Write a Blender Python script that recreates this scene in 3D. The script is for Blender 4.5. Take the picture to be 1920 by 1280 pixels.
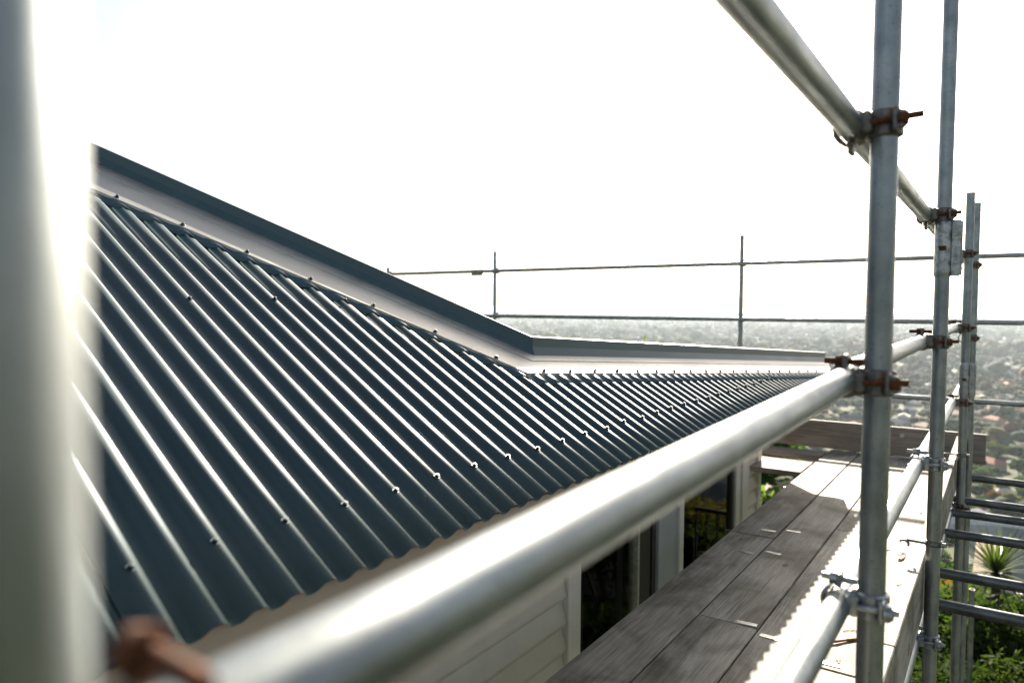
import bpy, math, random
import numpy as np
from mathutils import Vector, Matrix

random.seed(7)
rng = np.random.default_rng(11)
S = bpy.context.scene
for o in list(bpy.data.objects):
    bpy.data.objects.remove(o)
col = S.collection
R = math.radians

# ------------------------------------------------------------------ camera
YAW, PITCH, ROLL = 0.599, 0.0473, 0.0048
cd = bpy.data.cameras.new('camera'); cam = bpy.data.objects.new('camera', cd); col.objects.link(cam)
fw = Vector((-math.sin(YAW)*math.cos(PITCH), math.cos(YAW)*math.cos(PITCH), -math.sin(PITCH)))
rt = Vector((math.cos(YAW), math.sin(YAW), 0)); up = rt.cross(fw)
rt2 = rt*math.cos(ROLL)+up*math.sin(ROLL); up2 = up*math.cos(ROLL)-rt*math.sin(ROLL)
m = Matrix.Identity(4)
for i in range(3):
    m[i][0], m[i][1], m[i][2] = rt2[i], up2[i], -fw[i]
cam.matrix_world = m
cd.sensor_width = 36; cd.lens = 1350/1920*36
cd.clip_start = 0.01; cd.clip_end = 120000
cd.dof.use_dof = True; cd.dof.focus_distance = 2.7; cd.dof.aperture_fstop = 2.45; cd.dof.aperture_blades = 9
S.camera = cam

# ------------------------------------------------------------------ sky, sun, exposure
SUN = Vector((-0.61, 2.18, 1.0)).normalized()          # towards the sun
elev = math.asin(SUN.z); azim = math.atan2(SUN.x, SUN.y)
W = bpy.data.worlds.new('World'); S.world = W; W.use_nodes = True
nt = W.node_tree; nt.nodes.clear()
sky = nt.nodes.new('ShaderNodeTexSky'); sky.sky_type = 'NISHITA'; sky.sun_disc = False
sky.sun_elevation = elev; sky.sun_rotation = azim; sky.altitude = 100
sky.air_density = 1.0; sky.dust_density = 3.5; sky.ozone_density = 1.0
tc = nt.nodes.new('ShaderNodeTexCoord')
mp = nt.nodes.new('ShaderNodeMapping'); mp.inputs['Scale'].default_value = (2.0, 2.6, 11.0); mp.inputs['Rotation'].default_value = (0.12, 0.1, 0.5)
nz = nt.nodes.new('ShaderNodeTexNoise'); nz.inputs['Scale'].default_value = 2.4; nz.inputs['Detail'].default_value = 9; nz.inputs['Distortion'].default_value = 0.7
rp = nt.nodes.new('ShaderNodeValToRGB'); rp.color_ramp.elements[0].position = 0.54; rp.color_ramp.elements[1].position = 0.80
mx = nt.nodes.new('ShaderNodeMixRGB'); mx.inputs['Color2'].default_value = (6.6, 6.8, 7.2, 1)
mul = nt.nodes.new('ShaderNodeMath'); mul.operation = 'MULTIPLY'; mul.inputs[1].default_value = 0.5
bg = nt.nodes.new('ShaderNodeBackground'); bg.inputs['Strength'].default_value = 0.05
wo = nt.nodes.new('ShaderNodeOutputWorld')
nt.links.new(tc.outputs['Generated'], mp.inputs['Vector']); nt.links.new(mp.outputs[0], nz.inputs['Vector'])
nt.links.new(nz.outputs['Fac'], rp.inputs['Fac']); nt.links.new(rp.outputs['Color'], mul.inputs[0])
hs = nt.nodes.new('ShaderNodeHueSaturation'); hs.inputs['Saturation'].default_value = 0.65
nt.links.new(sky.outputs[0], hs.inputs['Color'])
nt.links.new(mul.outputs[0], mx.inputs['Fac']); nt.links.new(hs.outputs[0], mx.inputs['Color1'])
nt.links.new(mx.outputs[0], bg.inputs['Color']); nt.links.new(bg.outputs[0], wo.inputs['Surface'])
sl = bpy.data.lights.new('sun', 'SUN'); sl.energy = 5.0; sl.angle = R(0.55); sl.color = (1.0, 0.90, 0.76)
so = bpy.data.objects.new('sun', sl); col.objects.link(so)
so.rotation_euler = SUN.to_track_quat('Z', 'Y').to_euler(); so.location = (0, 0, 30)
S.view_settings.view_transform = 'Standard'; S.view_settings.look = 'None'
S.view_settings.exposure = 2.1; S.view_settings.gamma = 1; S.view_settings.use_curve_mapping = False
S.render.engine = 'CYCLES'
S.cycles.use_denoising = True
try: S.cycles.denoiser = 'OPENIMAGEDENOISE'
except Exception: pass
S.cycles.max_bounces = 7; S.cycles.diffuse_bounces = 3; S.cycles.glossy_bounces = 4
S.cycles.transmission_bounces = 4; S.cycles.transparent_max_bounces = 10; S.cycles.volume_bounces = 0
S.cycles.sample_clamp_indirect = 6; S.cycles.caustics_reflective = False; S.cycles.caustics_refractive = False

# ------------------------------------------------------------------ materials
def mat(name, base, rough=0.6, metal=0.0, spec=0.5):
    M = bpy.data.materials.new(name); M.use_nodes = True
    b = M.node_tree.nodes['Principled BSDF']
    b.inputs['Base Color'].default_value = (*base, 1); b.inputs['Roughness'].default_value = rough
    b.inputs['Metallic'].default_value = metal; b.inputs['Specular IOR Level'].default_value = spec
    return M
def N(M, t, **k):
    n = M.node_tree.nodes.new(t)
    for a, v in k.items(): setattr(n, a, v)
    return n
def L(M, a, b): M.node_tree.links.new(a, b)
def bsdf(M): return M.node_tree.nodes['Principled BSDF']
def coords(M, scale=(1, 1, 1), kind='Object'):
    t = N(M, 'ShaderNodeTexCoord'); mpn = N(M, 'ShaderNodeMapping'); mpn.inputs['Scale'].default_value = scale
    L(M, t.outputs[kind], mpn.inputs['Vector']); return mpn.outputs[0]
def noise(M, vec, scale, detail=4, dist=0.0, rough=0.55):
    n = N(M, 'ShaderNodeTexNoise'); n.inputs['Scale'].default_value = scale; n.inputs['Detail'].default_value = detail
    n.inputs['Distortion'].default_value = dist; n.inputs['Roughness'].default_value = rough
    L(M, vec, n.inputs['Vector']); return n.outputs['Fac']
def ramp(M, fac, stops):
    r = N(M, 'ShaderNodeValToRGB'); e = r.color_ramp.elements
    while len(e) < len(stops): e.new(0.5)
    for el, (p, c) in zip(e, stops):
        el.position = p; el.color = (*c, 1) if len(c) == 3 else c
    L(M, fac, r.inputs['Fac']); return r.outputs['Color']
def mixc(M, fac, a, b, mode='MIX'):
    n = N(M, 'ShaderNodeMixRGB'); n.blend_type = mode
    for s, v in ((n.inputs['Fac'], fac), (n.inputs['Color1'], a), (n.inputs['Color2'], b)):
        if isinstance(v, (int, float)): s.default_value = v
        elif isinstance(v, tuple): s.default_value = (*v, 1)
        else: L(M, v, s)
    return n.outputs['Color']
def bump(M, h, strength=0.3, dist=0.002):
    b = N(M, 'ShaderNodeBump'); b.inputs['Strength'].default_value = strength; b.inputs['Distance'].default_value = dist
    L(M, h, b.inputs['Height']); L(M, b.outputs[0], bsdf(M).inputs['Normal'])
def rnd(M):
    return N(M, 'ShaderNodeObjectInfo').outputs['Random']
def maprange(M, v, a, b, c, d):
    n = N(M, 'ShaderNodeMapRange'); n.inputs[1].default_value = a; n.inputs[2].default_value = b
    n.inputs[3].default_value = c; n.inputs[4].default_value = d; L(M, v, n.inputs[0]); return n.outputs[0]

MAT = {}
# galvanised tube
M = mat('galvanised_steel', (0.3, 0.32, 0.33), 0.42, 0.92); MAT['galv'] = M
v = coords(M, (1, 1, 1)); v2 = coords(M, (1, 1, 0.12))
a = noise(M, v, 22, 5); b_ = noise(M, v, 160, 3); st = noise(M, v2, 60, 4)
c = ramp(M, a, [(0.25, (0.17, 0.20, 0.21)), (0.55, (0.27, 0.30, 0.31)), (0.8, (0.36, 0.37, 0.36))])
spots = ramp(M, b_, [(0.30, (0.35, 0.30, 0.25)), (0.36, (1, 1, 1)), (0.66, (1, 1, 1)), (0.72, (1.35, 1.33, 1.28))])
c = mixc(M, 1.0, c, spots, 'MULTIPLY')
c = mixc(M, 1.0, c, ramp(M, noise(M, coords(M, (1, 1, 0.5)), 7.5, 6, 0.8), [(0.3, (0.62, 0.62, 0.60)), (0.5, (1, 1, 1)), (0.7, (1.3, 1.28, 1.22))]), 'MULTIPLY')
c = mixc(M, 0.35, c, ramp(M, st, [(0.3, (0.14, 0.165, 0.175)), (0.7, (0.40, 0.40, 0.38))]))
L(M, c, bsdf(M).inputs['Base Color'])
L(M, maprange(M, st, 0.3, 0.7, 0.34, 0.52), bsdf(M).inputs['Roughness'])
bump(M, b_, 0.12, 0.001)
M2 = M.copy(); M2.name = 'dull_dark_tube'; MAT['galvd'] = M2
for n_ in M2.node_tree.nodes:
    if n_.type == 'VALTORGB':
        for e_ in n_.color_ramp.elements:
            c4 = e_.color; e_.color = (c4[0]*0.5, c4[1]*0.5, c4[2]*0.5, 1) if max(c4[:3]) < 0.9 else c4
# dark coupler steel
M = mat('coupler_steel', (0.1, 0.1, 0.09), 0.5, 0.55); MAT['coup'] = M
v = coords(M); a = noise(M, v, 45, 6)
L(M, ramp(M, a, [(0.3, (0.05, 0.05, 0.045)), (0.55, (0.17, 0.165, 0.145)), (0.68, (0.16, 0.085, 0.045))]), bsdf(M).inputs['Base Color'])
bump(M, a, 0.4, 0.002)
M = mat('bright_coupler_steel', (0.3, 0.31, 0.31), 0.38, 0.8); MAT['coupb'] = M
v = coords(M); a = noise(M, v, 45, 6)
L(M, ramp(M, a, [(0.3, (0.14, 0.15, 0.15)), (0.6, (0.4, 0.42, 0.42)), (0.74, (0.2, 0.13, 0.08))]), bsdf(M).inputs['Base Color'])
bump(M, a, 0.3, 0.002)
M = mat('rusty_steel', (0.16, 0.06, 0.03), 0.8, 0.2); MAT['rust'] = M
v = coords(M); a = noise(M, v, 80, 6)
L(M, ramp(M, a, [(0.3, (0.035, 0.014, 0.006)), (0.6, (0.13, 0.042, 0.010)), (0.8, (0.22, 0.085, 0.025))]), bsdf(M).inputs['Base Color'])
bump(M, a, 0.6, 0.002)
# roof paint
M = mat('roof_paint', (0.013, 0.030, 0.036), 0.42, 0.0, 0.5); MAT['roof'] = M
v = coords(M); a = noise(M, v, 3.0, 4); b_ = noise(M, v, 240, 2); d_ = noise(M, v, 14, 6)
L(M, mixc(M, 1.0, ramp(M, a, [(0.3, (0.0004, 0.0135, 0.0170)), (0.7, (0.0008, 0.0160, 0.0195))]), ramp(M, d_, [(0.3, (0.9, 0.9, 0.9)), (0.75, (1.25, 1.2, 1.15))]), 'MULTIPLY'), bsdf(M).inputs['Base Color'])
L(M, maprange(M, d_, 0.3, 0.7, 0.49, 0.57), bsdf(M).inputs['Roughness']); bsdf(M).inputs['IOR'].default_value = 1.72; bsdf(M).inputs['Specular Tint'].default_value = (0.78, 0.95, 1.0, 1)
sc1 = noise(M, coords(M, (1, 4, 1)), 5.5, 7, 1.5, 0.75); sc2 = noise(M, v, 420, 1)
old = bsdf(M).inputs['Base Color'].links[0].from_socket
c = mixc(M, ramp(M, sc1, [(0.66, (0, 0, 0)), (0.72, (0.35, 0.35, 0.35)), (0.80, (0.8, 0.8, 0.8))]), old, (0.045, 0.06, 0.062))
c = mixc(M, ramp(M, sc2, [(0.70, (0, 0, 0)), (0.78, (0.5, 0.5, 0.5))]), c, (0.08, 0.085, 0.08))
L(M, c, bsdf(M).inputs['Base Color'])
bump(M, noise(M, v, 9, 3), 0.10, 0.004)
M = mat('flashing_paint', (0.05, 0.075, 0.09), 0.5, 0.0, 0.45); MAT['flash'] = M
v = coords(M); a = noise(M, v, 5, 5, 0.5); b_ = noise(M, v, 300, 2)
L(M, ramp(M, a, [(0.3, (0.034, 0.072, 0.084)), (0.7, (0.046, 0.088, 0.098))]), bsdf(M).inputs['Base Color'])
L(M, maprange(M, a, 0.3, 0.7, 0.34, 0.44), bsdf(M).inputs['Roughness'])
bump(M, a, 0.10, 0.01)
M = mat('apron_glare_sheet', (0.46, 0.42, 0.36), 0.42, 0.6, 0.5); MAT['glare'] = M  # pale metal colour carries the sun and sky glare on the dark apron
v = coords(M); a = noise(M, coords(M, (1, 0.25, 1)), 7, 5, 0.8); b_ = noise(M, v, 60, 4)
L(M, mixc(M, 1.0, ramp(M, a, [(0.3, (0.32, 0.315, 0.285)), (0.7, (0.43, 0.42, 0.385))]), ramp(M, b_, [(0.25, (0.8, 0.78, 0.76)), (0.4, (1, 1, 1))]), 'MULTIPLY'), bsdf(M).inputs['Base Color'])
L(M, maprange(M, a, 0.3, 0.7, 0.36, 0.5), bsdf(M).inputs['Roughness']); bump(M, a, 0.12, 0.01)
# weathered scaffold board
M = mat('scaffold_timber', (0.3, 0.28, 0.25), 0.75, 0.0, 0.35); MAT['wood'] = M
t = N(M, 'ShaderNodeTexCoord'); ad = N(M, 'ShaderNodeVectorMath', operation='ADD')
cb = N(M, 'ShaderNodeCombineXYZ'); r_ = rnd(M); mm = N(M, 'ShaderNodeMath', operation='MULTIPLY'); mm.inputs[1].default_value = 37.0
L(M, r_, mm.inputs[0]); L(M, mm.outputs[0], cb.inputs[0]); L(M, mm.outputs[0], cb.inputs[1]); L(M, mm.outputs[0], cb.inputs[2])
L(M, t.outputs['Object'], ad.inputs[0]); L(M, cb.outputs[0], ad.inputs[1])
def woodmap(s):
    q = N(M, 'ShaderNodeMapping'); q.inputs['Scale'].default_value = s; L(M, ad.outputs[0], q.inputs['Vector']); return q.outputs[0]
g1 = noise(M, woodmap((1, 0.035, 1)), 95, 6, 1.2, 0.7); g2 = noise(M, woodmap((1, 0.09, 1)), 26, 4, 2.0)
bl = noise(M, woodmap((1, 0.55, 1)), 4.5, 5, 0.6); fi = noise(M, woodmap((1, 0.2, 1)), 220, 2)
c = ramp(M, g1, [(0.30, (0.115, 0.113, 0.105)), (0.5, (0.25, 0.245, 0.225)), (0.72, (0.42, 0.405, 0.365))])
c = mixc(M, 0.45, c, ramp(M, g2, [(0.3, (0.13, 0.12, 0.105)), (0.65, (0.34, 0.315, 0.275))]))
c = mixc(M, 1.0, c, ramp(M, bl, [(0.30, (0.34, 0.33, 0.27)), (0.43, (0.66, 0.64, 0.56)), (0.56, (1.10, 1.08, 1.04)), (0.74, (1.5, 1.42, 1.3))]), 'MULTIPLY')
vor = N(M, 'ShaderNodeTexVoronoi'); vor.inputs['Scale'].default_value = 3.4; L(M, woodmap((1.6, 0.8, 1)), vor.inputs['Vector'])
knot = ramp(M, vor.outputs['Distance'], [(0.0, (0.30, 0.2, 0.13)), (0.055, (0.5, 0.38, 0.28)), (0.085, (1, 1, 1))])
c = mixc(M, 1.0, c, knot, 'MULTIPLY')
cr = noise(M, woodmap((1, 0.022, 1)), 34, 2, 0.4)
c = mixc(M, 1.0, c, ramp(M, cr, [(0.488, (1, 1, 1)), (0.498, (0.6, 0.58, 0.55)), (0.502, (0.6, 0.58, 0.55)), (0.512, (1, 1, 1))]), 'MULTIPLY')
c = mixc(M, 1.0, c, ramp(M, r_, [(0.0, (0.95, 0.94, 0.92)), (1.0, (1.3, 1.28, 1.24))]), 'MULTIPLY')
L(M, c, bsdf(M).inputs['Base Color']); bump(M, g1, 0.55, 0.003)
M = mat('dark_timber', (0.2, 0.15, 0.11), 0.8, 0, 0.3); MAT['wood2'] = M
v = coords(M, (0.06, 1, 1)); a = noise(M, v, 60, 6, 1.0); b2 = noise(M, coords(M, (0.5, 1, 1)), 5, 4)
L(M, mixc(M, 1.0, ramp(M, a, [(0.3, (0.19, 0.17, 0.15)), (0.7, (0.36, 0.325, 0.28))]), ramp(M, b2, [(0.3, (0.75, 0.72, 0.7)), (0.7, (1.15, 1.12, 1.1))]), 'MULTIPLY'), bsdf(M).inputs['Base Color'])
bump(M, a, 0.4, 0.003)
def grainy(name, key, base, var=0.12, rough=0.5, sc=9, spec=0.4):
    M = mat(name, base, rough, 0, spec); MAT[key] = M
    a = noise(M, coords(M), sc, 5)
    lo = tuple(x*(1-var) for x in base); hi = tuple(min(1, x*(1+var)) for x in base)
    L(M, ramp(M, a, [(0.3, lo), (0.7, hi)]), bsdf(M).inputs['Base Color']); return M
grainy('cream_weatherboard_paint', 'cream', (0.56, 0.53, 0.47), 0.06)
grainy('white_trim_paint', 'trim', (0.66, 0.64, 0.60), 0.05)
grainy('grey_trim_paint', 'greytrim', (0.33, 0.36, 0.38), 0.06)
grainy('fascia_paint', 'fascia', (0.30, 0.26, 0.215), 0.08)
grainy('soffit_board', 'soffit', (0.5, 0.47, 0.42), 0.06)
grainy('black_metal', 'black', (0.02, 0.02, 0.022), 0.2, 0.4)
grainy('deck_timber', 'deck', (0.16, 0.12, 0.09), 0.3, 0.7, 20)
grainy('neighbour_roof_metal', 'nroof', (0.05, 0.062, 0.075), 0.15, 0.9, 2, 0.0)
grainy('brick_red', 'brickred', (0.24, 0.09, 0.07), 0.2, 0.8, 30)
grainy('galvanised_plate', 'plate', (0.45, 0.45, 0.42), 0.2, 0.4, 60)
bsdf(MAT['plate']).inputs['Metallic'].default_value = 0.6
grainy('bark', 'bark', (0.10, 0.075, 0.055), 0.35, 0.9, 12)
grainy('dry_leaf', 'dryleaf', (0.24, 0.11, 0.04), 0.4, 0.7, 50)
grainy('dry_twig', 'twig', (0.26, 0.13, 0.05), 0.4, 0.8, 90)
# window glass: thin clear sheet with mirror reflection
M = bpy.data.materials.new('window_glass'); M.use_nodes = True; MAT['glass'] = M
n_ = M.node_tree; n_.nodes.clear()
o_ = n_.nodes.new('ShaderNodeOutputMaterial'); g_ = n_.nodes.new('ShaderNodeBsdfGlossy'); g_.inputs['Roughness'].default_value = 0.01
t_ = n_.nodes.new('ShaderNodeBsdfTransparent'); t_.inputs['Color'].default_value = (0.78, 0.84, 0.80, 1)
f_ = n_.nodes.new('ShaderNodeFresnel'); f_.inputs['IOR'].default_value = 1.22
x_ = n_.nodes.new('ShaderNodeMixShader')
n_.links.new(f_.outputs[0], x_.inputs[0]); n_.links.new(t_.outputs[0], x_.inputs[1]); n_.links.new(g_.outputs[0], x_.inputs[2]); n_.links.new(x_.outputs[0], o_.inputs[0])
# leaves
def leafmat(key, name, c1, c2, trans=0.45, rough=0.6, sc=1.3):
    M = mat(name, c1, 0.8, 0, 0.05); MAT[key] = M
    a = noise(M, coords(M, (1, 1, 1), 'Object'), sc, 3)
    hi = mixc(M, rnd(M), ramp(M, a, [(0.3, c1), (0.72, c2)]), ramp(M, a, [(0.3, tuple(x*1.3 for x in c1)), (0.72, tuple(x*0.75 for x in c2))]))
    L(M, hi, bsdf(M).inputs['Base Color'])
    tr = N(M, 'ShaderNodeBsdfTranslucent'); mxs = N(M, 'ShaderNodeMixShader'); mxs.inputs[0].default_value = trans
    tc2 = mixc(M, 1.0, hi, (1.5, 1.6, 0.7), 'MULTIPLY'); L(M, tc2, tr.inputs['Color'])
    out = M.node_tree.nodes['Material Output']
    L(M, bsdf(M).outputs[0], mxs.inputs[1]); L(M, tr.outputs[0], mxs.inputs[2]); L(M, mxs.outputs[0], out.inputs['Surface'])
leafmat('leafd', 'dark_leaves', (0.022, 0.045, 0.016), (0.05, 0.085, 0.028))
leafmat('leafm', 'green_leaves', (0.026, 0.05, 0.013), (0.06, 0.09, 0.024), 0.38)
leafmat('leafy', 'yellow_green_leaves', (0.09, 0.10, 0.025), (0.16, 0.13, 0.035))
leafmat('leafr', 'russet_leaves', (0.11, 0.05, 0.025), (0.17, 0.09, 0.035))
leafmat('leafb', 'bright_shrub_leaves', (0.013, 0.028, 0.007), (0.038, 0.058, 0.014), 0.34)
leafmat('leafw', 'sunny_bush_leaves', (0.06, 0.11, 0.02), (0.15, 0.21, 0.045), 0.5)
leafmat('leafs', 'sword_leaves', (0.045, 0.075, 0.028), (0.10, 0.13, 0.05), 0.3, 0.35)
for k_, c_ in dict(md=(0.012, 0.030, 0.014), mm=(0.022, 0.045, 0.016), my=(0.08, 0.075, 0.022), mr=(0.09, 0.045, 0.028)).items():
    grainy({'md': 'dark_foliage_mass', 'mm': 'green_foliage_mass', 'my': 'yellow_foliage_mass', 'mr': 'russet_foliage_mass'}[k_], k_, c_, 0.45, 0.9, 0.5, 0.05)
# ground
M = mat('hillside_ground', (0.08, 0.09, 0.04), 0.95, 0, 0.1); MAT['ground'] = M
v = coords(M); a = noise(M, v, 0.004, 6); b_ = noise(M, v, 0.05, 5); c_ = noise(M, v, 0.9, 4)
c = ramp(M, b_, [(0.3, (0.025, 0.035, 0.016)), (0.5, (0.04, 0.05, 0.022)), (0.64, (0.07, 0.07, 0.035)), (0.76, (0.13, 0.115, 0.09))])
c = mixc(M, 0.4, c, ramp(M, a, [(0.35, (0.03, 0.045, 0.022)), (0.65, (0.10, 0.09, 0.07))]))
c = mixc(M, 0.3, c, ramp(M, c_, [(0.3, (0.03, 0.04, 0.02)), (0.7, (0.13, 0.13, 0.06))]))
L(M, c, bsdf(M).inputs['Base Color'])
for k, c in dict(hw=(0.50, 0.49, 0.46), hc=(0.38, 0.34, 0.28), hg=(0.30, 0.31, 0.32), hb=(0.36, 0.25, 0.19), rp=(0.40, 0.39, 0.385), rg=(0.15, 0.16, 0.175), rt=(0.30, 0.13, 0.085), rb=(0.24, 0.18, 0.14), rd=(0.06, 0.065, 0.075)).items():
    nm = dict(hw='white_house_wall', hc='cream_house_wall', hg='grey_house_wall', hb='brick_house_wall', rp='pale_iron_roof', rg='grey_iron_roof', rt='terracotta_tile_roof', rb='tan_tile_roof', rd='dark_iron_roof')[k]
    grainy(nm, k, c, 0.14, 0.85, 0.4, 0.1)
grainy('dark_window', 'win', (0.03, 0.035, 0.04), 0.2, 0.15, 1)
grainy('asphalt_street', 'asph', (0.07, 0.07, 0.072), 0.2, 0.9, 0.6)

# ------------------------------------------------------------------ mesh helpers
class MB:
    def __init__(s): s.v = []; s.f = []; s.sm = []
    def add(s, vs, fs, smooth=False):
        o = len(s.v); s.v += [tuple(x) for x in vs]
        s.f += [tuple(i+o for i in f) for f in fs]; s.sm += [smooth]*len(fs); return s
    def box(s, a, b, mtx=None):
        (x0, y0, z0), (x1, y1, z1) = a, b
        vs = [Vector(p) for p in ((x0,y0,z0),(x1,y0,z0),(x1,y1,z0),(x0,y1,z0),(x0,y0,z1),(x1,y0,z1),(x1,y1,z1),(x0,y1,z1))]
        if mtx is not None: vs = [mtx @ p for p in vs]
        return s.add(vs, [(0,3,2,1),(4,5,6,7),(0,1,5,4),(1,2,6,5),(2,3,7,6),(3,0,4,7)])
    def bevbox(s, a, b, r=0.004):
        # box with chamfered long edges (all 12 edges, via an inset lattice)
        (x0, y0, z0), (x1, y1, z1) = a, b
        vs = []; idx = {}
        for ix, (xo, xi) in enumerate(((x0, x0+r), (x1, x1-r))):
            for iy, (yo, yi) in enumerate(((y0, y0+r), (y1, y1-r))):
                for iz, (zo, zi) in enumerate(((z0, z0+r), (z1, z1-r))):
                    for k, p in enumerate(((xo, yi, zi), (xi, yo, zi), (xi, yi, zo))):
                        idx[ix, iy, iz, k] = len(vs); vs.append(p)
        I = idx; f = []
        for i in (0, 1):
            f.append([I[i,0,0,0], I[i,1,0,0], I[i,1,1,0], I[i,0,1,0]]); f.append([I[0,i,0,1], I[1,i,0,1], I[1,i,1,1], I[0,i,1,1]]); f.append([I[0,0,i,2], I[1,0,i,2], I[1,1,i,2], I[0,1,i,2]])
            for j in (0, 1):
                f.append([I[i,j,0,0], I[i,j,1,0], I[i,j,1,1], I[i,j,0,1]])
                f.append([I[i,0,j,0], I[i,1,j,0], I[i,1,j,2], I[i,0,j,2]])
                f.append([I[0,i,j,1], I[1,i,j,1], I[1,i,j,2], I[0,i,j,2]])
                for k in (0, 1): f.append([I[i,j,k,0], I[i,j,k,1], I[i,j,k,2]])
        cx = Vector(((x0+x1)/2, (y0+y1)/2, (z0+z1)/2)); ff = []
        for q in f:
            p = [Vector(vs[t]) for t in q]; nn = (p[1]-p[0]).cross(p[2]-p[0])
            ff.append(tuple(q) if nn.dot(sum(p, Vector())/len(p)-cx) > 0 else tuple(reversed(q)))
        return s.add(vs, ff)
    def tube(s, p0, p1, r, n=20, r1=None, caps=True, wall=0.0):
        p0, p1 = Vector(p0), Vector(p1); r1 = r if r1 is None else r1
        d = (p1-p0).normalized(); u = d.orthogonal().normalized(); w = d.cross(u)
        vs = [p0+(u*math.cos(2*math.pi*i/n)+w*math.sin(2*math.pi*i/n))*r for i in range(n)] + \
             [p1+(u*math.cos(2*math.pi*i/n)+w*math.sin(2*math.pi*i/n))*r1 for i in range(n)]
        s.add(vs, [(i, (i+1) % n, n+(i+1) % n, n+i) for i in range(n)], True)
        if wall > 0:      # open pipe ends with a visible bore
            for p, rr, sg in ((p0, r, 1), (p1, r1, -1)):
                q = [p+(u*math.cos(2*math.pi*i/n)+w*math.sin(2*math.pi*i/n))*k for k in (rr, rr-wall) for i in range(n)]
                q += [p+d*sg*0.09+(u*math.cos(2*math.pi*i/n)+w*math.sin(2*math.pi*i/n))*(rr-wall) for i in range(n)]
                fs = [(i, n+i, n+(i+1) % n, (i+1) % n) for i in range(n)]+[(n+i, 2*n+i, 2*n+(i+1) % n, n+(i+1) % n) for i in range(n)]+[tuple(range(2*n, 3*n))]
                if sg < 0: fs = [tuple(reversed(f)) for f in fs]
                s.add(q, fs)
        elif caps:
            s.add(vs[:n], [tuple(reversed(range(n)))]); s.add(vs[n:], [tuple(range(n))])
        return s
    def ring(s, c, axis, r0, r1, w, a0=0, a1=360, n=24, ref=None):
        # thick band round an axis, optionally open
        c = Vector(c); d = Vector(axis).normalized(); u = (Vector(ref) if ref else d.orthogonal()); u = (u-d*u.dot(d)).normalized(); q = d.cross(u)
        closed = a1-a0 >= 360; k = n if closed else n+1; vs = []
        for i in range(k):
            a = R(a0+(a1-a0)*i/n); e = u*math.cos(a)+q*math.sin(a)
            vs += [c+e*r0-d*w/2, c+e*r1-d*w/2*0.86, c+e*r1+d*w/2*0.86, c+e*r0+d*w/2]
        fs = []
        for i in range(n):
            j = (i+1) % k
            for t in range(4): fs.append((i*4+t, j*4+t, j*4+(t+1) % 4, i*4+(t+1) % 4))
        if not closed: fs += [(3, 2, 1, 0), tuple((k-1)*4+t for t in range(4))]
        return s.add(vs, fs)
    def hexa(s, c, axis, r, h, n=6):
        c = Vector(c); d = Vector(axis).normalized(); return s.tube(c, c+d*h, r, n)
    def mesh(s, name, m=None):
        me = bpy.data.meshes.new(name); me.from_pydata(s.v, [], s.f)
        me.polygons.foreach_set('use_smooth', s.sm); 
        if m: me.materials.append(MAT[m])
        me.update(); return me
    def build(s, name, m, parent=None, loc=None):
        o = bpy.data.objects.new(name, s.mesh(name, m)); col.objects.link(o)
        if parent: o.parent = parent
        if loc: o.location = loc
        return o
def np_mesh(name, V, F, m, smooth=False, slots=None):
    """V (n,3), F (k,c) all faces same size"""
    me = bpy.data.meshes.new(name); V = np.asarray(V, np.float32); F = np.asarray(F, np.int32)
    me.vertices.add(len(V)); me.vertices.foreach_set('co', V.ravel())
    k, c = F.shape
    me.loops.add(k*c); me.loops.foreach_set('vertex_index', F.ravel())
    me.polygons.add(k); me.polygons.foreach_set('loop_start', np.arange(0, k*c, c, dtype=np.int32))
    me.polygons.foreach_set('use_smooth', np.full(k, smooth))
    for q in (m if isinstance(m, (list, tuple)) else [m]): me.materials.append(MAT[q])
    if slots is not None: me.polygons.foreach_set('material_index', np.asarray(slots, np.int32))
    me.update(calc_edges=True); return me
def link(name, me, parent=None, loc=None, rot=None, scale=None):
    o = bpy.data.objects.new(name, me); col.objects.link(o)
    if parent is not None: o.parent = parent
    if loc is not None: o.location = loc
    if rot is not None: o.rotation_euler = rot
    if scale is not None: o.scale = scale
    return o
def tag(o, label=None, cat=None, group=None, kind=None):
    if label: o['label'] = label
    if cat: o['category'] = cat
    if group: o['group'] = group
    if kind: o['kind'] = kind
    return o
def empty(name, loc=(0, 0, 0), rz=0):
    o = bpy.data.objects.new(name, None); col.objects.link(o); o.location = loc; o.rotation_euler = (0, 0, rz); o.empty_display_size = 0.1
    return o

# ------------------------------------------------------------------ terrain
def ground_z(d, az=0.0):
    d = np.asarray(d, float)
    z = np.where(d < 12, -5.6-0.02*d, 0)
    z = np.where((d >= 12) & (d < 178), -5.84-0.40*(d-12), z)
    z = np.where((d >= 178) & (d < 520), -72.24-22*np.sin((d-178)/342*math.pi/2), z)
    z = np.where(d >= 520, -94.24, z)
    hl = np.clip((d-13000)/7000, 0, 1)
    hills = hl*(95+70*np.sin(az*5.1+0.6)+28*np.sin(az*17+1.0)+12*np.sin(az*41))*np.clip((-az-0.18)/0.35, 0.0, 1)
    return z+np.maximum(hills, 0)
rs = np.unique(np.concatenate([[0.5], np.linspace(3, 12, 5), np.geomspace(13, 600, 60), np.geomspace(620, 42000, 46)]))
az = np.linspace(-math.pi, math.pi, 241)[:-1]
RR, AA = np.meshgrid(rs, az, indexing='ij')
X = RR*np.sin(AA); Y = RR*np.cos(AA)
Z = ground_z(RR, AA)+np.where((RR > 20) & (RR < 5000), np.sin(X*0.043+1)*np.cos(Y*0.037)*0.03*np.minimum(RR, 60), 0)
V = np.stack([X, Y, Z], -1).reshape(-1, 3); nr, na = len(rs), len(az)
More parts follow.
